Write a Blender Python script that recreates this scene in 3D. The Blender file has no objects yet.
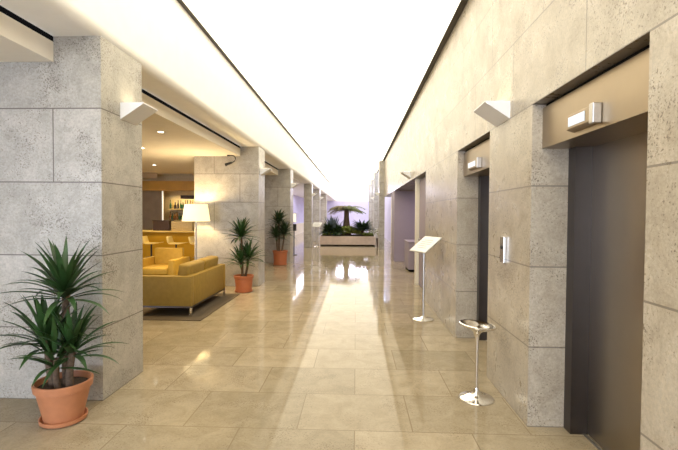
import bpy, bmesh, math, random
from mathutils import Vector, Matrix
random.seed(7)
C = bpy.context.scene.collection
PI = math.pi
V = Vector

# ------------------------------------------------------------------ materials
def mat(name):
    m = bpy.data.materials.new(name); m.use_nodes = True
    nt = m.node_tree
    return m, nt, nt.nodes['Principled BSDF']

def plain(name, col, rough=0.5, metal=0.0, noise=0.0, nscale=20.0, emit=None, estr=0.0, bump=0.0, spec=0.5):
    m, nt, b = mat(name)
    b.inputs['Roughness'].default_value = rough
    b.inputs['Metallic'].default_value = metal
    b.inputs['Specular IOR Level'].default_value = spec
    b.inputs['Base Color'].default_value = (*col, 1)
    tc = nt.nodes.new('ShaderNodeTexCoord')
    n = nt.nodes.new('ShaderNodeTexNoise'); n.inputs['Scale'].default_value = nscale
    n.inputs['Detail'].default_value = 4
    nt.links.new(tc.outputs['Object'], n.inputs['Vector'])
    if noise > 0:
        r = nt.nodes.new('ShaderNodeValToRGB')
        r.color_ramp.elements[0].position = 0.3; r.color_ramp.elements[1].position = 0.7
        r.color_ramp.elements[0].color = (*[c * (1 - noise) for c in col], 1)
        r.color_ramp.elements[1].color = (*[min(1, c * (1 + noise)) for c in col], 1)
        nt.links.new(n.outputs['Fac'], r.inputs['Fac'])
        nt.links.new(r.outputs['Color'], b.inputs['Base Color'])
    if bump > 0:
        bp = nt.nodes.new('ShaderNodeBump'); bp.inputs['Strength'].default_value = bump
        bp.inputs['Distance'].default_value = 0.002
        nt.links.new(n.outputs['Fac'], bp.inputs['Height'])
        nt.links.new(bp.outputs['Normal'], b.inputs['Normal'])
    if emit:
        b.inputs['Emission Color'].default_value = (*emit, 1)
        b.inputs['Emission Strength'].default_value = estr
    return m

def stone(name, light, dark, pit, wall=True, bw=1.15, bh=0.605, ou=0.0, ov=0.0, mortar=0.006, mcol=(.2, .17, .13), ys=1.0, yo=0.0, xs=1.0, xo=0.0, grain=.22,
          rough=0.35, pitamt=0.8, rvar=0.1, coat=0.0):
    """Pitted travertine laid in courses, joints dark; walls are laid along their own face."""
    m, nt, b = mat(name)
    N, L = nt.nodes, nt.links
    geo = N.new('ShaderNodeNewGeometry')
    sp = N.new('ShaderNodeSeparateXYZ'); L.new(geo.outputs['Position'], sp.inputs[0])
    cb = N.new('ShaderNodeCombineXYZ')
    if wall:
        sn = N.new('ShaderNodeSeparateXYZ'); L.new(geo.outputs['True Normal'], sn.inputs[0])
        ab = N.new('ShaderNodeMath'); ab.operation = 'ABSOLUTE'; L.new(sn.outputs['X'], ab.inputs[0])
        gt = N.new('ShaderNodeMath'); gt.operation = 'GREATER_THAN'; L.new(ab.outputs[0], gt.inputs[0]); gt.inputs[1].default_value = 0.5
        mx = N.new('ShaderNodeMix'); mx.data_type = 'FLOAT'
        L.new(gt.outputs[0], mx.inputs['Factor'])
        xm = N.new('ShaderNodeMath'); xm.operation = 'MULTIPLY_ADD'; L.new(sp.outputs['X'], xm.inputs[0]); xm.inputs[1].default_value = xs; xm.inputs[2].default_value = xo
        L.new(xm.outputs[0], mx.inputs['A']); 
        ym = N.new('ShaderNodeMath'); ym.operation = 'MULTIPLY_ADD'; L.new(sp.outputs['Y'], ym.inputs[0]); ym.inputs[1].default_value = ys; ym.inputs[2].default_value = yo
        L.new(ym.outputs[0], mx.inputs['B'])
        u, v = mx.outputs['Result'], sp.outputs['Z']
    else:
        u, v = sp.outputs['X'], sp.outputs['Y']
    au = N.new('ShaderNodeMath'); L.new(u, au.inputs[0]); au.inputs[1].default_value = ou
    av = N.new('ShaderNodeMath'); L.new(v, av.inputs[0]); av.inputs[1].default_value = ov
    L.new(au.outputs[0], cb.inputs['X']); L.new(av.outputs[0], cb.inputs['Y'])
    br = N.new('ShaderNodeTexBrick')
    br.inputs['Scale'].default_value = 1.0
    br.inputs['Mortar Size'].default_value = mortar * 0.5
    br.inputs['Mortar Smooth'].default_value = 0.0
    br.inputs['Bias'].default_value = 0.0
    br.inputs['Brick Width'].default_value = bw
    br.inputs['Row Height'].default_value = bh
    br.offset = 0.5; br.offset_frequency = 2
    br.inputs['Color1'].default_value = (1, 1, 1, 1)
    br.inputs['Color2'].default_value = (1 - rvar, 1 - rvar, 1 - rvar * 1.1, 1)
    br.inputs['Mortar'].default_value = (1, 1, 1, 1)
    L.new(cb.outputs[0], br.inputs['Vector'])
    b.inputs['Specular IOR Level'].default_value = 0.5 if wall else 0.13
    # clouding
    n1 = N.new('ShaderNodeTexNoise'); n1.inputs['Scale'].default_value = 5.0; n1.inputs['Detail'].default_value = 8
    n1.inputs['Roughness'].default_value = 0.7; n1.inputs['Distortion'].default_value = 0.6
    L.new(geo.outputs['Position'], n1.inputs['Vector'])
    r1 = N.new('ShaderNodeValToRGB')
    r1.color_ramp.elements[0].position = 0.34; r1.color_ramp.elements[0].color = (*dark, 1)
    r1.color_ramp.elements[1].position = 0.62; r1.color_ramp.elements[1].color = (*light, 1)
    L.new(n1.outputs['Fac'], r1.inputs['Fac'])
    # pits, gathered in drifts
    n2 = N.new('ShaderNodeTexNoise'); n2.inputs['Scale'].default_value = 85.0; n2.inputs['Detail'].default_value = 3
    n2.inputs['Distortion'].default_value = 0.4
    L.new(geo.outputs['Position'], n2.inputs['Vector'])
    n3 = N.new('ShaderNodeTexNoise'); n3.inputs['Scale'].default_value = 3.2; n3.inputs['Detail'].default_value = 2
    L.new(geo.outputs['Position'], n3.inputs['Vector'])
    ad = N.new('ShaderNodeMath'); ad.operation = 'MULTIPLY_ADD'
    L.new(n3.outputs['Fac'], ad.inputs[0]); ad.inputs[1].default_value = 0.55; L.new(n2.outputs['Fac'], ad.inputs[2])
    r2 = N.new('ShaderNodeValToRGB')
    r2.color_ramp.elements[0].position = 0.885; r2.color_ramp.elements[0].color = (0, 0, 0, 1)
    r2.color_ramp.elements[1].position = .97; r2.color_ramp.elements[1].color = (pitamt, pitamt, pitamt, 1)
    L.new(ad.outputs[0], r2.inputs['Fac'])
    n4 = N.new('ShaderNodeTexNoise'); n4.inputs['Scale'].default_value = 55.0; n4.inputs['Detail'].default_value = 5; n4.inputs['Roughness'].default_value = .75
    L.new(geo.outputs['Position'], n4.inputs['Vector'])
    r4 = N.new('ShaderNodeMapRange'); L.new(n4.outputs['Fac'], r4.inputs['Value'])
    r4.inputs['From Min'].default_value = .32; r4.inputs['From Max'].default_value = .62; r4.inputs['To Min'].default_value = 1 - grain; r4.inputs['To Max'].default_value = 1 + grain * .35
    g4 = N.new('ShaderNodeMix'); g4.data_type = 'RGBA'; g4.blend_type = 'MULTIPLY'; g4.inputs['Factor'].default_value = 1
    L.new(r1.outputs['Color'], g4.inputs['A']); L.new(r4.outputs['Result'], g4.inputs['B'])
    mu = N.new('ShaderNodeMix'); mu.data_type = 'RGBA'; mu.blend_type = 'MULTIPLY'; mu.inputs['Factor'].default_value = 1
    L.new(g4.outputs['Result'], mu.inputs['A']); L.new(br.outputs['Color'], mu.inputs['B'])
    m2 = N.new('ShaderNodeMix'); m2.data_type = 'RGBA'
    L.new(r2.outputs['Color'], m2.inputs['Factor']); L.new(mu.outputs['Result'], m2.inputs['A']); m2.inputs['B'].default_value = (*pit, 1)
    m3 = N.new('ShaderNodeMix'); m3.data_type = 'RGBA'
    L.new(br.outputs['Fac'], m3.inputs['Factor']); L.new(m2.outputs['Result'], m3.inputs['A']); m3.inputs['B'].default_value = (*mcol, 1)
    L.new(m3.outputs['Result'], b.inputs['Base Color'])
    rr = N.new('ShaderNodeMapRange'); L.new(n1.outputs['Fac'], rr.inputs['Value'])
    rr.inputs['From Min'].default_value = 0.3; rr.inputs['From Max'].default_value = 0.7
    rr.inputs['To Min'].default_value = rough * 1.2; rr.inputs['To Max'].default_value = rough * 0.8
    L.new(rr.outputs['Result'], b.inputs['Roughness'])
    return m

M = {}
wcol = ((.50, .435, .335), (.375, .315, .23), (.13, .10, .068))
M['wall_stone'] = stone('travertine_wall', *wcol, mortar=0.011, ou=0.335, bh=.6075, rough=0.3, rvar=.12, xs=.005, xo=.2 - .335)
M['wall_stone_piers'] = stone('travertine_piers', *wcol, mortar=0.011, ou=.2, bh=.6075, rough=0.3, rvar=.10, xs=.005, ys=.005)
M['pillar_stone'] = stone('travertine_pillar', (.495, .46, .40), (.36, .335, .285), (.145, .12, .09), mortar=0.010, mcol=(.14, .12, .10), bh=.62, ou=2.56, ys=.005, yo=.2 - 2.56, rough=0.35)
M['floor_stone'] = stone('polished_floor', (.425, .35, .24), (.335, .27, .175), (.17, .125, .075), wall=False, bw=0.86, bh=0.64, ou=0.43, ov=0.05,
                         mortar=0.009, mcol=(.24, .185, .115), rough=0.065, pitamt=0.6, rvar=0.22, grain=.12)
M['white'] = plain('white_plaster', (.92, .91, .88), 0.75, noise=0.02, nscale=6)
M['lounge_plaster'] = plain('lounge_ceiling_plaster', (.88, .82, .70), 0.8, noise=0.02, nscale=5)
M['slot'] = plain('dark_shadow_gap', (.012, .011, .010), 0.9, spec=0.0)  # shade of open gaps put into a near-black colour
M['trim'] = plain('dark_bronze_trim', (.07, .06, .045), 0.5, 0.3)
M['glow'] = plain('luminous_ceiling_skin', (.8, .78, .7), 0.6, emit=(1.0, .925, .74), estr=2.55)
M['lavender'] = plain('violet_lit_wall', (.60, .575, .79), 0.6, noise=0.05, nscale=2)  # violet light on the far walls put into their colour
M['lilac'] = plain('violet_lit_grey', (.29, .235, .26), 0.55, noise=0.05, nscale=2)  # violet glow of the passage put into the colour of its surfaces
M['cream'] = plain('cream_paint', (.75, .68, .52), 0.5, noise=0.04, nscale=4)
M['steel'] = plain('satin_steel', (.55, .53, .50), 0.32, 1.0, noise=0.06, nscale=30)
M['bronze'] = plain('brushed_bronze_steel', (.36, .315, .26), 0.34, 1.0, noise=0.03, nscale=4)
M['header'] = plain('brushed_header_steel', (.37, .295, .205), 0.36, 1.0, noise=0.04, nscale=5)
M['jamb'] = plain('grey_jamb_steel', (.105, .092, .085), 0.36, 1.0, noise=0.03, nscale=5)
M['chrome'] = plain('polished_chrome', (.78, .76, .73), 0.09, 1.0)
M['alu'] = plain('painted_aluminium', (.74, .73, .71), 0.4, 0.0, noise=0.02)
M['uplight'] = plain('dim_uplight', (.9, .85, .7), 0.5, emit=(1, .87, .6), estr=1.5)
M['lamp_on'] = plain('lit_lamp', (.9, .85, .7), 0.5, emit=(1, .87, .6), estr=8)
M['spot_on'] = plain('lit_downlight', (.9, .85, .7), 0.5, emit=(1, .9, .7), estr=14)
M['screen'] = plain('lit_display', (.45, .5, .55), 0.3, emit=(.85, .94, 1), estr=.42)
M['shade'] = plain('lit_lamp_shade', (.8, .75, .6), 0.8, emit=(1, .84, .50), estr=.80)
M['black'] = plain('black_metal', (.012, .012, .012), 0.45)
M['leather'] = plain('mustard_leather', (.285, .185, .04), 0.5, spec=.2, noise=0.08, nscale=12, bump=0.15)
M['leather_y'] = plain('yellow_leather', (.46, .29, .045), 0.5, spec=.25, noise=0.08, nscale=12, bump=0.15)
M['yellow_plastic'] = plain('yellow_shell', (.82, .64, .24), 0.4, noise=0.03)
M['bar_front'] = plain('honey_panel', (.50, .275, .015), 0.4, spec=.2, noise=0.08, nscale=3)
M['bar_top'] = plain('pale_bar_top', (.85, .64, .22), 0.3, noise=0.04)
M['wood'] = plain('orange_veneer', (.55, .29, .035), 0.45, noise=0.12, nscale=3)
M['brown'] = plain('brown_panel', (.40, .30, .18), 0.5, noise=0.1, nscale=4)
M['darkbrown'] = plain('dark_brown_wood', (.055, .03, .018), 0.45, noise=0.12)
M['tan'] = plain('tan_panel', (.62, .48, .25), 0.5, noise=0.08)
M['led'] = plain('led_strip', (.9, .9, .8), 0.5, emit=(1, .9, .7), estr=1.0)
M['rug'] = plain('taupe_rug', (.085, .06, .032), 0.9, noise=0.15, nscale=60, bump=0.4)  # rug colour also carries the dark shadow region under the sofa
M['terracotta'] = plain('terracotta_plastic', (.47, .19, .085), 0.5, noise=0.06, nscale=15)
M['terracotta_d'] = plain('red_terracotta', (.42, .13, .05), 0.5, noise=0.06, nscale=15)
M['soil'] = plain('potting_soil', (.045, .028, .016), 0.95, noise=0.4, nscale=60, bump=0.8)
M['trunk'] = plain('ringed_bark', (.115, .075, .045), 0.85, noise=0.35, nscale=40, bump=0.6)
M['leaf'] = plain('strap_leaf', (.026, .068, .016), 0.42, noise=0.45, nscale=7)
M['leaf_dark'] = plain('dark_leaf', (.026, .058, .02), 0.45, noise=0.4, nscale=7)
M['leaf_blue'] = plain('blue_grey_leaf', (.10, .14, .17), 0.5, noise=0.25, nscale=7)
M['leaf_olive'] = plain('olive_frond', (.115, .14, .035), 0.55, noise=0.3, nscale=6)
M['leaf_brown'] = plain('brown_frond', (.15, .12, .05), 0.6, noise=0.3, nscale=6)
M['moss'] = plain('ground_cover', (.22, .26, .055), 0.7, noise=0.35, nscale=10)
M['flower'] = plain('cream_flower', (.85, .82, .72), 0.6)
M['planter'] = plain('pink_stone', (.60, .47, .38), 0.4, noise=0.08, nscale=6)
M['paper'] = plain('white_notice', (.74, .73, .68), 0.5)
M['ink'] = plain('grey_print', (.42, .41, .39), 0.6)
GL = [plain('bottle_glass_' + n, c, 0.08, spec=0.8) for n, c in
      (('green', (.03, .09, .03)), ('amber', (.25, .10, .015)), ('dark', (.02, .014, .01)), ('clear', (.62, .58, .46)), ('red', (.30, .03, .02)), ('gold', (.5, .33, .06)))]
GLN = ['green', 'amber', 'black', 'clear', 'red', 'golden']

# ------------------------------------------------------------------ mesh helpers
class MB:
    def __init__(s): s.bm = bmesh.new()
    def _merge(s, tb, mtx=None):
        if mtx: bmesh.ops.transform(tb, matrix=mtx, verts=tb.verts)
        me = bpy.data.meshes.new('tmp'); tb.to_mesh(me); tb.free(); s.bm.from_mesh(me); bpy.data.meshes.remove(me)
    def box(s, x0, x1, y0, y1, z0, z1, bev=0.0, seg=2, mtx=None):
        tb = bmesh.new(); bmesh.ops.create_cube(tb, size=1)
        for v in tb.verts:
            v.co = V(((x0 + x1) / 2 + v.co.x * (x1 - x0), (y0 + y1) / 2 + v.co.y * (y1 - y0), (z0 + z1) / 2 + v.co.z * (z1 - z0)))
        if bev > 0: bmesh.ops.bevel(tb, geom=tb.edges[:], offset=bev, segments=seg, affect='EDGES', profile=0.5)
        s._merge(tb, mtx); return s
    def prism(s, pts, axis, a, b, bev=0.0):
        """2-D outline pts extruded along axis from a to b; axis 'x': pts=(y,z), 'y': (x,z), 'z': (x,y)."""
        f = {'x': lambda p, t: (t, p[0], p[1]), 'y': lambda p, t: (p[0], t, p[1]), 'z': lambda p, t: (p[0], p[1], t)}[axis]
        tb = bmesh.new()
        A = [tb.verts.new(f(p, a)) for p in pts]; B = [tb.verts.new(f(p, b)) for p in pts]
        n = len(pts)
        tb.faces.new(A); tb.faces.new(B[::-1])
        for i in range(n): tb.faces.new((A[i], B[i], B[(i + 1) % n], A[(i + 1) % n]))
        bmesh.ops.recalc_face_normals(tb, faces=tb.faces)
        if bev > 0: bmesh.ops.bevel(tb, geom=tb.edges[:], offset=bev, segments=2, affect='EDGES', profile=0.5)
        s._merge(tb); return s
    def lathe(s, prof, seg=32, at=(0, 0, 0), mtx=None):
        tb = bmesh.new(); rings = []
        for r, z in prof:
            if r < 1e-5: rings.append([tb.verts.new((0, 0, z))])
            else: rings.append([tb.verts.new((r * math.cos(2 * PI * k / seg), r * math.sin(2 * PI * k / seg), z)) for k in range(seg)])
        for a, b in zip(rings, rings[1:]):
            for k in range(seg):
                k2 = (k + 1) % seg
                q = [a[k % len(a)], a[k2 % len(a)], b[k2 % len(b)], b[k % len(b)]]
                q = list(dict.fromkeys(q))
                if len(q) > 2: tb.faces.new(q)
        bmesh.ops.recalc_face_normals(tb, faces=tb.faces)
        bmesh.ops.translate(tb, vec=at, verts=tb.verts)
        s._merge(tb, mtx); return s
    def tube(s, pts, r, seg=10, taper=None):
        pts = [V(p) for p in pts]; tb = bmesh.new(); rings = []
        for i, p in enumerate(pts):
            d = (pts[min(i + 1, len(pts) - 1)] - pts[max(i - 1, 0)]).normalized()
            a = d.cross(V((0, 0, 1)) if abs(d.z) < .9 else V((1, 0, 0))).normalized(); b = d.cross(a)
            rr = r if taper is None else r + (taper - r) * i / (len(pts) - 1)
            rings.append([tb.verts.new(p + rr * (a * math.cos(2 * PI * k / seg) + b * math.sin(2 * PI * k / seg))) for k in range(seg)])
        for a, b in zip(rings, rings[1:]):
            for k in range(seg): tb.faces.new((a[k], a[(k + 1) % seg], b[(k + 1) % seg], b[k]))
        tb.faces.new(rings[0][::-1]); tb.faces.new(rings[-1])
        bmesh.ops.recalc_face_normals(tb, faces=tb.faces)
        s._merge(tb); return s
    def leaf(s, base, az, elev, length, width, droop, n=7, fold=0.35):
        """a strap leaf: leaves base at azimuth az and elevation elev, droops along its length, V-folded."""
        d = V((math.cos(az) * math.cos(elev), math.sin(az) * math.cos(elev), math.sin(elev)))
        side = V((-math.sin(az), math.cos(az), 0)); p = V(base); rows = []; step = length / n; e = elev
        for i in range(n + 1):
            t = i / n
            w = width * (0.55 + 1.4 * t) if t < .3 else width * (1 - ((t - .3) / .7) ** 2.2)
            w = max(w, 0.0012) * 0.5
            d = V((math.cos(az) * math.cos(e), math.sin(az) * math.cos(e), math.sin(e)))
            up = side.cross(d); up = up if up.z > 0 else -up
            rows.append((s.bm.verts.new(p - side * w + up * w * fold), s.bm.verts.new(p), s.bm.verts.new(p + side * w + up * w * fold)))
            p = p + d * step; e -= droop * (0.4 + 1.2 * t) / n
        for a, b in zip(rows, rows[1:]):
            s.bm.faces.new((a[0], a[1], b[1], b[0])); s.bm.faces.new((a[1], a[2], b[2], b[1]))
        return s
    def build(s, name, m, parent=None, smooth=False, angle=0.6):
        me = bpy.data.meshes.new(name); s.bm.to_mesh(me); s.bm.free()
        me.materials.append(m if not isinstance(m, str) else M[m])
        if smooth:
            for p in me.polygons: p.use_smooth = True
            try: me.set_sharp_from_angle(angle=angle)
            except Exception: pass
        o = bpy.data.objects.new(name, me); C.objects.link(o)
        if parent is not None: o.parent = parent
        return o

def tag(o, label=None, cat=None, group=None, kind=None):
    if label: o['label'] = label
    if cat: o['category'] = cat
    if group: o['group'] = group
    if kind: o['kind'] = kind
    return o
def thing(name, label, cat, loc=(0, 0, 0), rz=0.0, group=None):
    o = bpy.data.objects.new(name, None); C.objects.link(o); o.empty_display_size = .1
    o.location = loc; o.rotation_euler = (0, 0, rz)
    return tag(o, label, cat, group)
def dup(root, loc, rz, label, group=None, mats=None):
    r = root.copy(); C.objects.link(r); r.location = loc; r.rotation_euler = (0, 0, rz); r['label'] = label
    if group: r['group'] = group
    for ch in list(root.children):
        c = ch.copy(); C.objects.link(c); c.parent = r
        for g in list(ch.children):
            d = g.copy(); C.objects.link(d); d.parent = c
    return r
def light(name, typ, loc, energy, col, size=0.1, rot=None, spot=None, blend=0.5, sy=None):
    l = bpy.data.lights.new(name, typ); l.energy = energy; l.color = col
    if typ == 'AREA':
        l.size = size
        if sy: l.shape = 'RECTANGLE'; l.size_y = sy
    else: l.shadow_soft_size = size
    if typ == 'SPOT': l.spot_size = spot; l.spot_blend = blend
    o = bpy.data.objects.new(name, l); C.objects.link(o); o.location = loc
    if rot: o.rotation_euler = rot
    return o

# ------------------------------------------------------------------ setting: shell
XR, XL = 1.31, -2.145          # right wall face, pillar face
ZC, ZS, ZL = 4.14, 3.08, 2.87  # luminous ceiling, soffit, lounge ceiling
ZB = 2.43                      # underside of the right wall's upper band
Y0, YE = -5.0, 45.0
S = lambda o: tag(o, kind='structure')
S(MB().box(-9.3, 3.6, Y0, YE, -0.2, 0).build('floor', 'floor_stone'))
S(MB().box(-2.085, 1.22, Y0, YE, ZC, ZC + .06).build('ceiling', 'glow'))
# dark trims either side of the luminous ceiling
S(MB().box(-2.145, -2.085, Y0, YE, ZC - .012, ZC + .06).build('trim_1', 'trim'))
S(MB().box(1.22, 1.33, Y0, YE, ZC, ZC + .06).build('trim_2', 'trim'))
# left bulkhead with rounded lower edge
pts = [(-2.55, ZS), (-2.24, ZS)]
for k in range(1, 9):
    a = k / 8 * PI / 2
    pts.append((-2.24 + .10 * math.sin(a), ZS + .10 * (1 - math.cos(a))))
pts += [(-2.14, ZC + .06), (-2.55, ZC + .06)]
o = S(MB().prism(pts, 'y', Y0, YE).build('wall_left_upper', 'white', smooth=True, angle=.5))
# near-black block painting the gap's shade, and lounge ceiling slab
S(MB().box(-2.70, -2.60, Y0, 15.6, ZS - .05, ZS + .05).build('trim_3', 'slot'))
S(MB().box(-9.3, -2.55, Y0, 15.6, ZL, ZS - .045).build('ceiling_lounge', 'lounge_plaster'))
S(MB().box(-9.3, -2.60, Y0, YE, ZS + .05, ZS + .12).build('ceiling_void', 'slot'))
S(MB().box(-9.5, -9.3, Y0, 15.8, 0, ZS).build('wall_left', 'tan'))
# right wall: an upper band over everything and blocks between the openings
m = MB()
m.box(XR, 2.5, Y0, 20.1, ZB, ZC)
S(m.build('wall_right_upper', 'wall_stone'))
for i, (a, b) in enumerate(((Y0, 2.0), (3.28, 4.30), (5.64, 8.18))):
    S(MB().box(XR, 2.5, a, b, 0, ZB).build('wall_right' + ('' if i == 0 else '_%d' % i), 'wall_stone' if i == 2 else 'wall_stone_piers'))
S(MB().box(XR + .06, 2.5, 9.93, 10.06, 0, ZB).build('wall_right_pier', 'cream'))
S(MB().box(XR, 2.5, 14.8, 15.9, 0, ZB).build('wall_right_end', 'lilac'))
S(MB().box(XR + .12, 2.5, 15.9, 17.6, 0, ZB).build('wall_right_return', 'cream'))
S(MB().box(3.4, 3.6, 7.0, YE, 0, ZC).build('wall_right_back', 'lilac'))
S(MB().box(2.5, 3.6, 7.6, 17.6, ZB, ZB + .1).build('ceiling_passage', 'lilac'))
S(MB().box(1.9, 3.6, 17.6, 17.8, 0, ZC).build('wall_right_far', 'white'))
S(MB().box(2.0, 2.1, 17.8, YE, 0, ZC).build('wall_right_side', 'lavender'))
# side wall of the far left aisle, its cream dado, end walls
S(MB().box(-4.9, -4.7, 15.8, YE, 0, ZS).build('wall_left_far', 'lavender'))
S(MB().box(-4.7, -4.64, 15.8, YE, 0, .85).build('trim_4', 'cream'))
S(MB().box(-4.7, -2.55, 15.8, YE, ZS - .02, ZS + .04).build('ceiling_side_aisle', 'white'))
S(MB().box(-5, 3.6, YE, YE + .2, 0, 3.0).build('wall_end', 'lavender'))
S(MB().box(-5, 3.6, YE, YE + .2, 3.0, ZC + .2).build('wall_end_upper', 'white'))
# entrance glazing behind the camera
m = MB()
for x in (-9.3, -7.2, -5.0, -2.6, -.4, 1.25): m.box(x - .03, x + .03, Y0 - .06, Y0, 0, ZC)
for z in (0.03, 2.4, ZC - .03): m.box(-9.3, 1.31, Y0 - .05, Y0 - .01, z - .03, z + .03)
S(m.build('window_1', 'trim'))

# ------------------------------------------------------------------ stone pillars
plc = ['broad pale stone pillar at the left edge, behind the large potted plant',
       'broad stone pillar behind the floor lamp and the second potted plant',
       'stone pillar behind the third, farthest potted plant',
       'narrow stone pillar just left of the planter, first beyond the potted plants',
       'narrow stone pillar behind the left end of the planter box',
       'last lavender tinted pillar on the left, far behind the planter']
for i, (y, xl, t) in enumerate(((3.55, -3.58, .69), (9.4, -3.58, .62), (14.0, -3.58, .62), (20.8, -2.53, .5), (25.3, -2.6, .5), (31.2, -2.7, .5))):
    m = MB()
    if i < 3:
        m.prism([(xl, 0), (XL, 0), (XL, ZS), (-2.55, ZS), (-2.55, ZL), (xl, ZL)], 'y', y, y + t)
    else:
        m.box(xl, XL, y, y + t, 0, ZS)
    tag(m.build('pillar', 'pillar_stone'), plc[i], 'pillar', 'stone pillars along the left', 'structure')
prr = ['nearest tall stone pilaster right of the planter, reaching the ceiling', 'second tall stone pilaster right of the planter',
       'third tall stone pilaster on the right, half hidden', 'last tall stone pilaster far down the right side']
for i, y in enumerate((20.1, 25.7, 31.0, 36.2)):
    tag(MB().box(1.07, 1.33, y, y + .6, 0, ZC - .02).build('pilaster', 'pillar_stone'), prr[i], 'pillar', 'stone pilasters down the right', 'structure')

# ------------------------------------------------------------------ lifts
def lift(ya, yb, name, label):
    t = thing(name, label, 'lift door', (XR, (ya + yb) / 2, 0)); t['kind'] = 'structure'
    h = (yb - ya) / 2
    m = MB(); m.box(.27, .42, h - .10, h, 0, 2.12); m.build('door_jamb', 'jamb', t)
    m = MB(); m.box(.27, .42, -h, -h + .10, 0, 2.12); m.build('door_jamb', 'jamb', t)
    MB().box(.395, .435, -h + .10, h - .10, .006, 2.12).build('door_panel', 'bronze', t)
    m = MB(); m.box(.075, .46, -h, h, 2.10, ZB - .03)
    m.build('door_header', 'header', t)
    MB().box(.10, .46, -h, h, ZB - .03, ZB).build('shadow_gap', 'slot', t)  # near-black filler painting the shade above the header
    m = MB(); m.box(.36, .385, -h + .1, h - .1, -.001, .004); m.box(.40, .41, -h + .1, h - .1, -.001, .004)
    m.build('door_sill', 'steel', t)
    MB().box(.45, .9, -h, h, 0, ZB).build('door_backing', 'black', t)
    return t
lift(2.0, 3.28, 'door_1', 'near bronze steel lift door at the right edge')
lift(4.30, 5.64, 'door_2', 'narrow-looking far lift door beyond the call button plate')
def indicator(y0, y1, label):
    t = thing('lift_indicator', label, 'indicator', (XR + .075, (y0 + y1) / 2, 2.185), 0, 'floor indicators over the lifts')
    h = (y1 - y0) / 2
    MB().prism([(0, -.055), (-.045, -.04), (-.045, .05), (0, .055)], 'y', -h + .03, h, .004).build('casing', 'header', t)
    MB().box(-.052, 0, -h, -h + .045, -.058, .06, .006).build('end_block', 'steel', t)
    MB().box(-.049, -.04, -h + .10, h - .03, -.024, .034).build('screen', 'screen', t)
indicator(2.50, 2.82, 'small lit white display over the near lift door')
indicator(4.82, 5.25, 'small lit display over the far lift door')
t = thing('call_button_plate', 'tall thin steel call plate on the wall between the two lifts', 'call button', (XR, 3.84, 1.30))
MB().box(-.025, 0, -.05, .05, -.115, .115, .004).build('plate', 'chrome', t)
MB().lathe([(0, 0), (.016, 0), (.016, .006), (.012, .009), (0, .009)], 16, mtx=Matrix.Translation((-.025, 0, .02)) @ Matrix.Rotation(-PI / 2, 4, 'Y')).build('call_button', 'black', t)

# right passage door with violet light painted into its leaf (first opening)
t = thing('door_3', 'violet-lit door leaf in the first far opening of the right wall', 'door', (XR + .14, 9.05, 0)); t['kind'] = 'structure'
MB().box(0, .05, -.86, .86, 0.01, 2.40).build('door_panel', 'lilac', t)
MB().lathe([(0, 0), (.025, 0), (.025, .04), (0, .05)], 16, mtx=Matrix.Translation((0, .7, 1.05)) @ Matrix.Rotation(-PI / 2, 4, 'Y')).build('door_handle', 'steel', t)
t = thing('low_cabinet', 'violet-lit low cabinet in the far opening, left of the notice stand', 'cabinet', (1.78, 12.6, 0))
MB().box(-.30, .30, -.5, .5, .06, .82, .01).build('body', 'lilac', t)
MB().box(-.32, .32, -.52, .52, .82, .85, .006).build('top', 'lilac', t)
MB().box(-.27, .27, -.46, .46, 0, .06).build('plinth', 'slot', t)

# ------------------------------------------------------------------ wedge uplights
sc_mesh = {}
def sconce(x, y, z, sgn, ln, label):
    t = thing('wall_sconce', label, 'wall light', (x, y, z), 0 if sgn > 0 else PI, 'white wedge uplights along the walls')
    key = round(ln, 2)
    if key not in sc_mesh:
        # open-topped wedge: end cheeks, sloping front, lamp lying in the trough
        a = MB().prism([(.004, .14), (.215, .14), (.215, .13), (.004, -.01)], 'y', -ln / 2, ln / 2)
        b = a.build('wedge_body', 'alu', t)
        l = MB().box(.02, .15, -ln / 2 + .03, ln / 2 - .03, .1402, .147, .002).build('lamp', 'uplight', t)
        p = MB().box(0, .004, -ln / 2, ln / 2, -.01, .14).build('back_plate', 'alu', t)
        sc_mesh[key] = (b, l, p)
    else:
        for q in sc_mesh[key]:
            c = q.copy(); C.objects.link(c); c.parent = t
    light('sconce_glow', 'AREA', (x + sgn * .09, y, z + .152), .4, (1, .85, .6), .12, (0, 0 if sgn > 0 else 0, 0), sy=ln - .08).rotation_euler = (PI, 0, 0)
    return t
sconce(XL, 3.985, 2.465, 1, .28, 'white wedge uplight on the broad left pillar nearest the camera')
sconce(XL, 9.68, 2.48, 1, .28, 'white wedge uplight on the pillar behind the floor lamp')
sconce(XL, 14.3, 2.48, 1, .28, 'white wedge uplight on the pillar behind the farthest potted plant')
sconce(XL, 21.05, 2.48, 1, .28, 'tiny white wedge uplight on the narrow pillar left of the planter')
sconce(XL, 25.55, 2.48, 1, .28, 'tiny white wedge uplight on the pillar behind the left planter end')
sconce(XR, 3.93, 2.44, -1, .36, 'white wedge uplight on the right wall between the two lifts')
sconce(XR, 10.6, 2.50, -1, .36, 'white wedge uplight on the right wall above the far openings')
sconce(1.07, 20.4, 2.48, -1, .28, 'tiny white wedge uplight on the nearest pilaster right of the planter')
sconce(1.07, 26.0, 2.48, -1, .28, 'tiny white wedge uplight on the second pilaster right of the planter')

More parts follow.
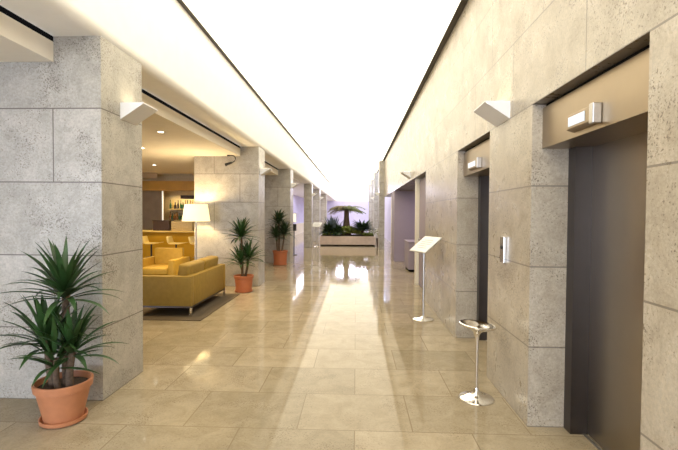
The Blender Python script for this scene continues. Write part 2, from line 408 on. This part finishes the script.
# ------------------------------------------------------------------ lounge lights
dl = None
dls = [(-3.05, 6.62, 'recessed ceiling spot nearest the front left pillar, over the sofa'),
       (-4.16, 8.22, 'recessed ceiling spot at the edge of the front pillar'),
       (-5.29, 11.1, 'recessed ceiling spot in front of the bar'),
       (-6.45, 12.6, 'recessed ceiling spot closest to the orange wood beam'),
       ]
for x, y, lab in dls:
    if dl is None:
        dl = thing('downlight', lab, 'ceiling light', (x, y, ZL), 0, 'recessed spots in the lounge ceiling')
        MB().lathe([(.045, .002), (.045, -.004), (.075, -.006), (.08, 0), (.08, .002)], 24).build('trim_ring', 'alu', dl, True)
        MB().lathe([(0, -.0015), (.045, -.0015), (.045, .001)], 20).build('lens', 'spot_on', dl)
    else:
        dup(dl, (x, y, ZL), 0, lab)
    light('downlight_beam', 'SPOT', (x, y, ZL - .03), 175, (1, .74, .38), .04, (0, 0, 0), 2.0, .6)

# black gooseneck spot under the lounge ceiling edge
t = thing('gooseneck_lamp', 'small black gooseneck spotlight under the ceiling edge by the second pillar', 'spotlight', (-2.66, 9.22, ZL))
cv = [(.05, 0, .0), (.055, 0, -.04), (.06, 0, -.09), (.055, 0, -.13), (.03, 0, -.165), (-.02, 0, -.175), (-.07, 0, -.185)]
cv = [(-.10, 0, -.012), (-.03, 0, -.010), (.02, 0, -.02), (.045, 0, -.05), (.05, 0, -.09), (.035, 0, -.125), (.0, 0, -.15), (-.04, 0, -.165)]
MB().tube(cv, .011, 8).build('arm', 'black', t, True)
MB().tube([(-.03, 0, -.160), (-.13, 0, -.195), (-.17, 0, -.21)], .022, 12, .034).build('lamp_head', 'black', t, True)
MB().lathe([(0, -.024), (.03, -.024), (.035, -.005), (.035, 0), (0, 0)], 16, at=(-.10, 0, 0)).build('mount', 'black', t)

# floor lamp
t = thing('floor_lamp', 'lit floor lamp with a cream tapered shade behind the sofa', 'lamp', (-3.39, 9.0, 0))
MB().lathe([(0, 0), (.15, 0), (.155, .008), (.15, .02), (.02, .026), (0, .026)], 32).build('base', 'steel', t, True)
MB().lathe([(0, .02), (.014, .02), (.014, 1.52), (0, 1.52)], 16).build('pole', 'steel', t, True)
MB().lathe([(.29, 1.44), (.235, 1.80), (.23, 1.80), (.285, 1.44), (.29, 1.44)], 40).build('lamp_shade', 'shade', t, True)
sp = MB(); sp.tube([(-.235, 0, 1.785), (.235, 0, 1.785)], .004, 6); sp.tube([(0, -.235, 1.785), (0, .235, 1.785)], .004, 6); sp.tube([(0, 0, 1.5), (0, 0, 1.785)], .004, 6)
sp.build('shade_carrier', 'steel', t)
MB().lathe([(0, 1.53), (.02, 1.54), (.045, 1.59), (.04, 1.635), (0, 1.66)], 20).build('bulb', 'lamp_on', t, True)
light('floor_lamp_glow', 'POINT', (-3.39, 9.0, 1.70), 85, (1, .75, .42), .08)

# ------------------------------------------------------------------ rug, sofa, armchair
tag(MB().box(-6.6, -2.30, 6.28, 8.45, 0.0, .012, .004).build('rug', 'rug'), 'dark taupe rug under the mustard sofa', 'rug')
def leg(m, x, y, z1, r=.014): m.box(x - r, x + r, y - r, y + r, 0, z1, .002)
t = thing('sofa', 'mustard leather sofa on a chrome frame, its back to the aisle', 'sofa', (-2.52, 6.5, .012))
# local: x -0.86..0 , y 0..1.72 ; back along x=0
MB().box(-.84, 0, 0, .11, .155, .62, .014).build('armrest', 'leather', t, True)
MB().box(-.84, 0, 1.61, 1.72, .155, .62, .014).build('armrest', 'leather', t, True)
MB().box(-.115, 0, .11, 1.61, .155, .62, .012).build('backrest', 'leather', t, True)
MB().box(-.84, -.115, .11, 1.61, .155, .27, .01).build('seat_base', 'leather', t, True)
for i in range(2): MB().box(-.85, -.12, .115 + i * .7475, .86 + i * .7475, .272, .42, .035, 3).build('seat_cushion', 'leather', t, True)
for i in range(2):
    mt = Matrix.Translation((-.215, 0, .42)) @ Matrix.Rotation(.12, 4, 'Y')
    MB().box(-.09, .085, .12 + i * .7475, .86 + i * .7475, .01, .37, .04, 3, mtx=mt).build('back_cushion', 'leather', t, True)
m = MB()
for yy in (.015, 1.705): m.box(-.835, -.005, yy - .012, yy + .012, .13, .155, .002)
for xx in (-.825, -.015): m.box(xx - .012, xx + .012, .015, 1.705, .13, .155, .002)
m.build('base_frame', 'jamb', t)
for xx, yy in ((-.02, .02), (-.82, .02), (-.02, 1.70), (-.82, 1.70)):
    m = MB(); leg(m, xx, yy, .132, .016); m.build('leg', 'chrome', t)

t = thing('armchair', 'yellow leather armchair between the sofa and the bar, facing forward', 'armchair', (-4.325, 9.0, 0))
MB().box(-.325 - .13, -.325, 0, .88, .15, .60, .014).build('armrest', 'leather_y', t, True)
MB().box(.325, .325 + .13, 0, .88, .15, .60, .014).build('armrest', 'leather_y', t, True)
MB().box(-.325, .325, .74, .88, .15, .80, .02).build('backrest', 'leather_y', t, True)
MB().box(-.325, .325, 0.01, .74, .15, .28, .01).build('seat_base', 'leather_y', t, True)
MB().box(-.32, .32, -.01, .735, .282, .43, .035, 3).build('seat_cushion', 'leather_y', t, True)
m = MB()
for yy in (.02, .86): m.box(-.44, .44, yy - .012, yy + .012, .125, .15)
for xx in (-.43, .43): m.box(xx - .012, xx + .012, .02, .86, .125, .15)
m.build('base_frame', 'jamb', t)
for xx in (-.43, .43):
    for yy in (.03, .85):
        m = MB(); leg(m, xx, yy, .127); m.build('leg', 'chrome', t)

# ------------------------------------------------------------------ bar
t = thing('bar_counter', 'honey yellow bar counter at the back of the lounge', 'bar counter', (-6.6, 13.5, 0))
MB().box(-2.4, 1.9, .06, .60, .08, 1.0).build('front_panel', 'bar_front', t)
MB().box(-2.45, 1.95, 0, .66, 1.0, 1.045, .006).build('counter_top', 'bar_top', t)
MB().box(-2.4, 1.9, .12, .55, 0, .08).build('plinth', 'slot', t)
S(MB().box(-9.3, -3.58, 15.6, 15.8, 0, ZS).build('wall_lounge_back', 'tan'))
S(MB().box(-9.3, -3.60, 13.45, 13.75, 2.33, 2.63).build('trim_5', 'wood'))
S(MB().box(-9.3, -3.60, 13.75, 15.6, 2.45, 2.60).build('ceiling_bar', 'brown'))
S(MB().box(-9.3, -3.60, 13.8, 13.9, 2.60, ZL).build('wall_bar_upper', 'tan'))
S(MB().prism([(-9.3, 13.3), (-6.25, 13.3), (-7.6, 12.3), (-9.3, 12.3)], 'z', 2.70, ZL).build('trim_6', 'brown'))
t = thing('wall_panel_screen', 'brown partition at the left end of the bar with a lit edge', 'partition', (-7.1, 14.9, 0))
MB().box(-1.2, .27, 0, .10, 0, 2.45).build('panel', 'brown', t)
MB().box(.27, .295, 0, .05, 1.0, 2.40).build('light_strip', 'led', t)
t = thing('back_bar_shelving', 'lit shelves of bottles behind the bar', 'shelving', (-6.05, 15.3, 0))
MB().box(-.75, 1.5, .26, .30, .9, 2.35).build('back_panel', 'tan', t)
MB().box(-.75, 1.5, -.02, .26, 1.34, 1.37).build('shelf', 'bar_top', t)
MB().box(-.75, 1.5, -.02, .26, 1.74, 1.77).build('shelf', 'bar_top', t)
MB().box(-.75, 1.5, -.05, .28, 0, .9).build('base_cabinet', 'brown', t)
MB().box(-.75, 1.5, .02, .05, 2.425, 2.445).build('light_strip', 'led', t)  # added glowing strip, kept out of view above the shelves
light('back_bar_light', 'AREA', (-5.9, 15.15, 2.28), 26, (1, .80, .50), 1.6, (0, 0, 0), sy=.1)
tag(MB().box(-6.15, -4.6, 14.85, 15.2, 2.12, 2.24, .01).build('hanging_glass_rack', 'darkbrown'), 'dark brown overhead shelf hanging above the bottles', 'shelf')
bp = [[(0, 0), (.038, 0), (.04, .01), (.04, .17), (.028, .21), (.014, .235), (.014, .29), (.017, .292), (.017, .305), (0, .305)],
      [(0, 0), (.034, 0), (.036, .01), (.036, .14), (.014, .22), (.013, .30), (.016, .30), (.016, .315), (0, .315)],
      [(0, 0), (.045, 0), (.048, .012), (.046, .12), (.02, .16), (.016, .20), (.02, .205), (.02, .235), (0, .235)]]
bmesh_cache = {}
for row, zz in enumerate((1.37, 1.77)):
    x = -6.72; k = 0
    while x < -5.05:
        sh, co = random.randrange(3), random.randrange(6)
        if (sh, co) not in bmesh_cache:
            b = MB().lathe(bp[sh], 14).build('bottle', GL[co], None, True)
            bmesh_cache[(sh, co)] = b
        else:
            b = bmesh_cache[(sh, co)].copy(); C.objects.link(b)
        b.location = (x, 15.33 + random.uniform(-.02, .03), zz)
        tag(b, '%s %s bottle on the %s back shelf of the bar' % (('tall', 'slender', 'squat')[sh], GLN[co], ('lower', 'upper')[row]), 'bottle', 'bottles behind the bar')
        x += random.uniform(.08, .10); k += 1
t = thing('bar_box', 'dark brown till-like box on the left half of the bar counter', 'box', (-6.28, 13.75, 1.045))
MB().box(-.27, .27, -.12, .18, 0, .31, .012).build('body', 'darkbrown', t)
MB().box(-.285, .285, -.13, .19, .31, .335, .005).build('lid', 'darkbrown', t)
t = thing('slatted_crate', 'pale tan slatted crate on the right half of the bar counter', 'crate', (-5.60, 13.75, 1.045))
m = MB()
for k in range(4): m.box(-.34, .34, -.14, -.125, .01 + k * .075, .068 + k * .075, .003)
for k in range(4): m.box(-.34, .34, .125, .14, .01 + k * .075, .068 + k * .075, .003)
m.build('slats', 'tan', t)
m = MB()
for xx in (-.33, .33):
    m.box(xx - .012, xx + .012, -.125, .125, 0, .30)
m.box(-.33, .33, -.125, .125, 0, .012)
m.build('crate_frame', 'tan', t)

# bar stools seen from the side
def stool_parts(t):
    MB().lathe([(0, 0), (.20, 0), (.205, .008), (.19, .016), (.05, .03), (.02, .045), (0, .045)], 32).build('base', 'chrome', t, True)
    MB().lathe([(0, .04), (.025, .04), (.025, .66), (.05, .67), (0, .68)], 16).build('pole', 'black', t, True)
    # seat shell: dished seat with a nosing; backrest rising and leaning
    m = MB(); m.prism([(-.17, .69), (-.10, .672), (.14, .674), (.30, .705), (.305, .718), (.14, .70), (-.08, .70), (-.15, .715)], 'y', -.21, .21, .004)
    m.build('seat', 'yellow_plastic', t, True)
    m = MB()
    m.prism([(-.17, .69), (-.205, .74), (-.235, .90), (-.225, .905), (-.19, .90), (-.15, .76), (-.13, .71)], 'y', -.19, .19, .006)
    m.build('backrest', 'yellow_plastic', t, True)
    a = [(.02, 0, .0)]
    MB().lathe([(.165, .27), (.175, .262), (.185, .27), (.175, .278), (.165, .27)], 28).build('footrest', 'chrome', t, True)
st = thing('bar_stool', 'leftmost yellow shell bar stool before the bar counter', 'bar stool', (-6.25, 12.9, 0), .1, 'yellow shell stools at the bar')
stool_parts(st)
dup(st, (-5.48, 12.9, 0), .05, 'middle yellow shell bar stool, above the armchair back')
dup(st, (-4.80, 12.9, 0), 0, 'rightmost yellow shell bar stool, half hidden by the second pillar')

# ------------------------------------------------------------------ potted plants
def pot_parts(t, r, h, mname, tp=.66, sr=.80):
    MB().lathe([(0, 0), (r * (sr - .1), 0), (r * sr, .012), (r * (sr + .02), .04), (r * (sr - .02), .04), (r * (sr - .1), .018), (0, .018)], 40).build('saucer', mname, t, True)
    MB().lathe([(0, .022), (r * tp, .022), (r * .92, h - .062), (r * .99, h - .056), (r * 1.02, h - .006), (r, h), (r * .93, h), (r * .90, h - .04), (r * .88, h - .05), (0, h - .05)], 40).build('pot', mname, t, True)
    MB().lathe([(0, h - .035), (r * .5, h - .03), (r * .9, h - .045), (r * .9, h - .06)], 24).build('soil', 'soil', t, True)
def crown(m, base, n, L, w, rnd, up=(.05, 1.45), droop=1.0, spread=.03, ymax=9e9):
    for k in range(n):
        az = k * 2.39996 + rnd.uniform(-.25, .25)
        f = (k + .5) / n
        e = up[0] + (up[1] - up[0]) * f + rnd.uniform(-.12, .12)
        l = L * rnd.uniform(.78, 1.08) * (1 - .12 * f)
        if math.sin(az) > .02: l = min(l, max(.12, (ymax - base[1] - spread) / (math.sin(az) * max(.25, math.cos(max(0, e - .5))))))
        b = V(base) + V((math.cos(az) * spread, math.sin(az) * spread, (f - .5) * .14))
        m.leaf(b, az, e, l, w * rnd.uniform(.85, 1.15), droop * rnd.uniform(.4, 1.3) * (1.15 - .7 * f))
def dracaena(t, stems, h, leafm, seed, ymax):
    rnd = random.Random(seed)
    for (x0, y0, x1, y1, z1, r, n, L, w) in stems:
        m = MB(); pts = []
        for k in range(9):
            f = k / 8
            pts.append((x0 + (x1 - x0) * f + .008 * math.sin(5 * f + seed), y0 + (y1 - y0) * f, h - .06 + (z1 - h + .06) * f))
        m.tube(pts, r, 12, r * .8); m.build('trunk', 'trunk', t, True)
        m = MB(); crown(m, (x1, y1, z1 - .01), n, L, w, rnd, ymax=ymax); m.build('leaf_crown', leafm, t, True, 1.2)
t = thing('potted_dracaena', 'large spiky potted plant in a terracotta pot before the nearest left pillar', 'potted plant', (-2.245, 3.20, 0))
pot_parts(t, .20, .315, 'terracotta')
dracaena(t, [(.02, .02, .00, .02, 1.0, .032, 52, .43, .048), (-.06, -.02, -.11, -.04, .64, .030, 36, .40, .046), (.07, -.03, .10, -.05, .58, .028, 34, .39, .046), (.01, -.07, .02, -.12, .52, .024, 20, .34, .044)], .315, 'leaf', 3, .33)
t = thing('potted_dracaena', 'spiky potted plant beside the sofa, in front of the second pillar', 'potted plant', (-2.30, 8.74, 0))
pot_parts(t, .20, .34, 'terracotta_d', .80, .90)
dracaena(t, [(-.02, .0, -.06, .02, 1.16, .028, 52, .42, .056), (.03, .02, .09, .02, .70, .026, 40, .42, .056), (.0, -.05, -.05, -.08, .62, .024, 30, .40, .052)], .34, 'leaf', 11, .60)
t = thing('potted_dracaena', 'farthest and darkest potted plant, in front of the third pillar', 'potted plant', (-2.38, 13.45, 0))
pot_parts(t, .24, .46, 'terracotta_d', .82, .90)
dracaena(t, [(-.02, .0, -.06, .02, 1.36, .03, 50, .44, .07), (.06, .02, .12, .02, 1.02, .03, 44, .44, .07), (-.06, -.05, -.12, -.08, .92, .03, 40, .42, .07)], .46, 'leaf_dark', 23, .50)

# ------------------------------------------------------------------ chrome tray table and notice stand
t = thing('pedestal_ashtray', 'chrome pedestal table with a dished round top by the far lift', 'pedestal table', (1.06, 3.76, 0))
MB().lathe([(0, 0), (.148, 0), (.15, .006), (.145, .012), (.10, .022), (.05, .042), (.025, .07), (.018, .10), (0, .10)], 48).build('base', 'chrome', t, True)
MB().lathe([(0, .08), (.0165, .08), (.0155, .50), (.02, .57), (0, .57)], 24).build('pole', 'chrome', t, True)
mt = Matrix.Translation((0, 0, .60)) @ Matrix.Rotation(.10, 4, 'Y')
MB().lathe([(.0, -.05), (.02, -.05), (.03, -.02), (.06, .005), (.12, .022), (.152, .040), (.158, .050), (.152, .056), (.13, .052), (.09, .030), (.05, .012), (0, .004)], 48, mtx=mt).build('tray', 'chrome', t, True)
t = thing('notice_stand', 'chrome stand with a slanted white notice board by the right wall', 'sign stand', (1.04, 6.6, 0))
def stand_parts(t, w, sx, sy, zlow):
    MB().lathe([(0, 0), (.155, 0), (.157, .008), (.13, .018), (.05, .03), (.022, .05), (0, .05)], 40).build('base', 'chrome', t, True)
    MB().lathe([(0, .04), (.017, .04), (.017, zlow + .06), (0, zlow + .06)], 16).build('pole', 'steel', t, True)
    ex = V((w[0], w[1], 0)); ey = V((sx[0], sx[1], sx[2])); 
    lw, lh = ex.length, ey.length; ex.normalize(); ey.normalize(); ez = ex.cross(ey)
    cen = V((0, 0, zlow + .075)) + V(sy)
    mt = Matrix(((ex.x, ey.x, ez.x, cen.x), (ex.y, ey.y, ez.y, cen.y), (ex.z, ey.z, ez.z, cen.z), (0, 0, 0, 1)))
    MB().box(-lw / 2 - .012, lw / 2 + .012, -lh / 2 - .012, lh / 2 + .012, -.016, .0, .003, mtx=mt).build('board_frame', 'steel', t)
    b = MB().box(-lw / 2, lw / 2, -lh / 2, lh / 2, 0, .004, mtx=mt).build('notice', 'paper', t)
    m = MB()
    for k, (a, c) in enumerate(((-.25, .25), (-.34, .30), (-.30, .34), (-.36, .2), (-.2, .3))):
        yy = lh * (.26 - .13 * k)
        m.box(lw * a, lw * c, yy - .006, yy + .006, .004, .0055, mtx=mt)
    m.build('printed_lines', 'ink', b)
stand_parts(t, (.17, -.42), (.24, .06, .21), (.02, .02, .04), 1.04)
t = thing('notice_stand', 'small distant white notice stand at the left end of the planter', 'sign stand', (-1.93, 21.2, 0))
stand_parts(t, (.42, -.12), (.08, .22, .2), (0, 0, .02), 1.0)

# ------------------------------------------------------------------ planter and its plants
t = thing('planter_box', 'long pink stone planter box across the far end of the hall', 'planter', (-.40, 21.85, 0))
MB().box(-1.44, 1.40, 0, 1.9, .06, .50, .01).build('box', 'planter', t)
MB().box(-1.40, 1.36, .06, 1.84, 0, .06).build('plinth', 'slot', t)
MB().box(-1.38, 1.34, .06, 1.84, .48, .515).build('soil', 'soil', t)
rnd = random.Random(5)
# flat-topped palm
t = thing('palm_tree', 'flat topped palm with a thick dark trunk rising from the planter', 'palm', (-.50, 22.75, .51))
MB().lathe([(0, -.02), (.27, -.02), (.25, .15), (.18, .55), (.13, 1.0), (.13, 1.2), (.10, 1.42), (0, 1.44)], 18).build('trunk', 'trunk', t, True)
for mname, a0, a1 in (('leaf_olive', -1.7, 1.6), ('leaf_brown', 1.6, 4.55)):
    m = MB()
    for k in range(15):
        az = a0 + (a1 - a0) * (k + .5) / 15 + rnd.uniform(-.1, .1)
        ln = rnd.uniform(.85, 1.05); e0 = rnd.uniform(.10, .75); p = V((0, 0, 1.36)); e = e0; spine = []
        for i in range(13):
            spine.append(p.copy()); p = p + V((math.cos(az) * math.cos(e), math.sin(az) * math.cos(e), math.sin(e))) * ln / 12; e -= (e0 + .62) / 12
        m.tube(spine, .012, 6, .004)
        for i in range(1, 13):
            for sgn in (-1, 1):
                m.leaf(spine[i], az + sgn * 1.1, -.35, .26 * (1 - abs(i - 6) / 14), .05, .8, 4)
    m.build('frond_crown', mname, t, True, 1.2)
t = thing('agave', 'tall blue grey spiky plant at the left of the planter', 'plant', (-1.20, 22.3, .51))
m = MB(); crown(m, (0, 0, .02), 44, 1.15, .10, rnd, (.95, 1.5), .35, .06); m.build('leaf_crown', 'leaf_blue', t, True, 1.2)
MB().lathe([(0, -.02), (.09, -.02), (.07, .1), (0, .12)], 12).build('stem', 'trunk', t, True)
def bush(name, label, loc, n, L, w, mname, up=(.1, 1.4), droop=.9, cat='shrub'):
    t = thing(name, label, cat, loc)
    m = MB(); crown(m, (0, 0, .14), n, L, w, rnd, up, droop, .06); m.build('foliage', mname, t, True, 1.2)
    MB().lathe([(0, -.02), (.07, -.02), (.06, .16), (0, .2)], 12).build('stem', 'trunk', t, True)
    return t
bush('leafy_shrub', 'dark green bushy plant at the left front of the planter', (-1.45, 22.1, .60), 110, .50, .13, 'leaf_dark', (-.1, 1.3), 1.0)
bush('leafy_shrub', 'dark green plant right of the blue grey spiky plant in the planter', (-.95, 22.1, .56), 90, .46, .12, 'leaf_dark', (-.1, 1.3), 1.0)
bush('cycad', 'dark cycad with arching leaves at the right of the planter', (.34, 22.1, .68), 110, .72, .12, 'leaf_dark', (.15, 1.0), .9)
m = MB()
for k in range(2600):
    x, y = rnd.uniform(-1.3, 1.25), rnd.uniform(.10, 1.75)
    z = .53 + .40 * max(0, 1 - ((x + .15) / 1.0) ** 2) * rnd.uniform(.2, 1)
    m.leaf((-.40 + x, 21.85 + y, z), rnd.uniform(0, 6.28), rnd.uniform(.1, 1.2), rnd.uniform(.10, .18), .08, .8, 3)
tag(m.build('ground_cover', 'moss'), 'yellow green low ground cover filling the planter', 'ground cover', None, 'stuff')
def flowers(loc, n, label, h, rad, cat='flowers'):
    t = thing('flowering_plant', label, cat, loc)
    m = MB(); f = MB()
    for k in range(n):
        az, e = rnd.uniform(0, 6.28), rnd.uniform(.5, 1.4); L = h * rnd.uniform(.6, 1)
        tip = V((math.cos(az) * math.cos(e) * rad * 1.6, math.sin(az) * math.cos(e) * rad * 1.6, L))
        m.tube([(0, 0, 0), tip * .5 + V((0, 0, .03)), tip], .005, 5)
        for q in range(6): f.leaf(tip, q * 1.047, rnd.uniform(.1, .6), .075, .055, .4, 3)
    m.build('stems', 'moss', t, True); f.build('blossoms', 'flower', t, True)
    return t
flowers((-.62, 21.98, .52), 5, 'small white flowers in the middle of the planter, below the palm', .26, .14)
flowers((.88, 22.1, .52), 12, 'cream flowering plant at the right end of the planter', .36, .2)
t = thing('flower_tub', 'small dark brown tub right of the planter box', 'tub', (1.16, 21.5, 0))
MB().lathe([(0, 0), (.12, 0), (.155, .40), (.16, .42), (.145, .42), (.13, .38), (0, .38)], 24).build('tub', 'darkbrown', t, True)
MB().lathe([(0, .385), (.135, .39)], 20).build('soil', 'soil', t)
flowers((1.16, 21.5, .385), 12, 'cream flowers growing in the dark tub right of the planter', .48, .13)

# small backlit panels with a dark object, far left and far right
def panel(name, label, x, y, z0, z1, w, sgn):
    t = thing(name, label, 'light panel', (x, y, 0))
    MB().box(-w / 2 - .02, w / 2 + .02, 0, .05, z0 - .02, z1 + .02).build('frame', 'alu', t)
    MB().box(-w / 2, w / 2, -.006, 0, z0, z1).build('screen', 'led', t)
panel('backlit_panel', 'narrow bright panel just right of the third pillar', -2.42, 16.9, 1.30, 1.62, .09, 1)
MB_ = thing('post_telephone', 'slim black stand below the bright panel right of the third pillar', 'stand', (-2.42, 16.75, 0))
MB().box(-.02, .02, -.02, .02, .02, .95).build('post', 'black', MB_)
MB().box(-.09, .09, -.07, .05, .95, 1.22, .02).build('head', 'black', MB_)
MB().lathe([(0, 0), (.13, 0), (.13, .02), (0, .025)], 20).build('base', 'black', MB_)
panel('backlit_panel', 'narrow bright panel on the right wall return before the pilasters', 1.375, 15.8, 1.32, 1.82, .10, 1)
t = thing('wall_telephone', 'two small black fittings under the bright panel on the right', 'fitting', (1.375, 15.9, 0))
MB().box(-.05, .05, -.09, 0, 1.13, 1.24, .01).build('upper_part', 'black', t)
MB().box(-.05, .05, -.09, 0, .97, 1.08, .01).build('lower_part', 'black', t)

# ------------------------------------------------------------------ extra area lights added without fixtures
light('far_violet_lamp', 'AREA', (-.4, 41.5, 3.9), 200, (.74, .70, 1), 3, (-.5, 0, 0), sy=1)
light('passage_violet_lamp', 'AREA', (2.25, 12.6, 2.38), 26, (.80, .68, 1), .5, (0, 0, 0), sy=3)
light('side_aisle_lamp', 'AREA', (-3.7, 27, 3.0), 160, (.95, .9, 1), .8, (0, 0, 0), sy=12)

# ------------------------------------------------------------------ world: daylight through the entrance glazing
w = bpy.data.worlds.new('World'); bpy.context.scene.world = w; w.use_nodes = True
bg = w.node_tree.nodes['Background']; bg.inputs[0].default_value = (.68, .78, 1, 1); bg.inputs[1].default_value = 7.5

# ------------------------------------------------------------------ camera
cam = bpy.data.cameras.new('camera'); co = bpy.data.objects.new('camera', cam); C.objects.link(co)
F = 430.0
cam.sensor_width = 36; cam.lens = F / 678 * 36; cam.clip_end = 200
yaw, pit = math.atan(17 / F), math.atan(10.5 / F)
co.location = (0, 0, 1.6); co.rotation_euler = (PI / 2 - pit, -.006, yaw)
sc = bpy.context.scene; sc.camera = co
sc.view_settings.view_transform = 'Standard'; sc.view_settings.look = 'None'
sc.view_settings.gamma = 1; sc.view_settings.use_curve_mapping = False
sc.view_settings.exposure = 0.0
sc.cycles.use_denoising = True
sc.cycles.max_bounces = 10; sc.cycles.diffuse_bounces = 5; sc.cycles.glossy_bounces = 5
sc.cycles.sample_clamp_indirect = 6
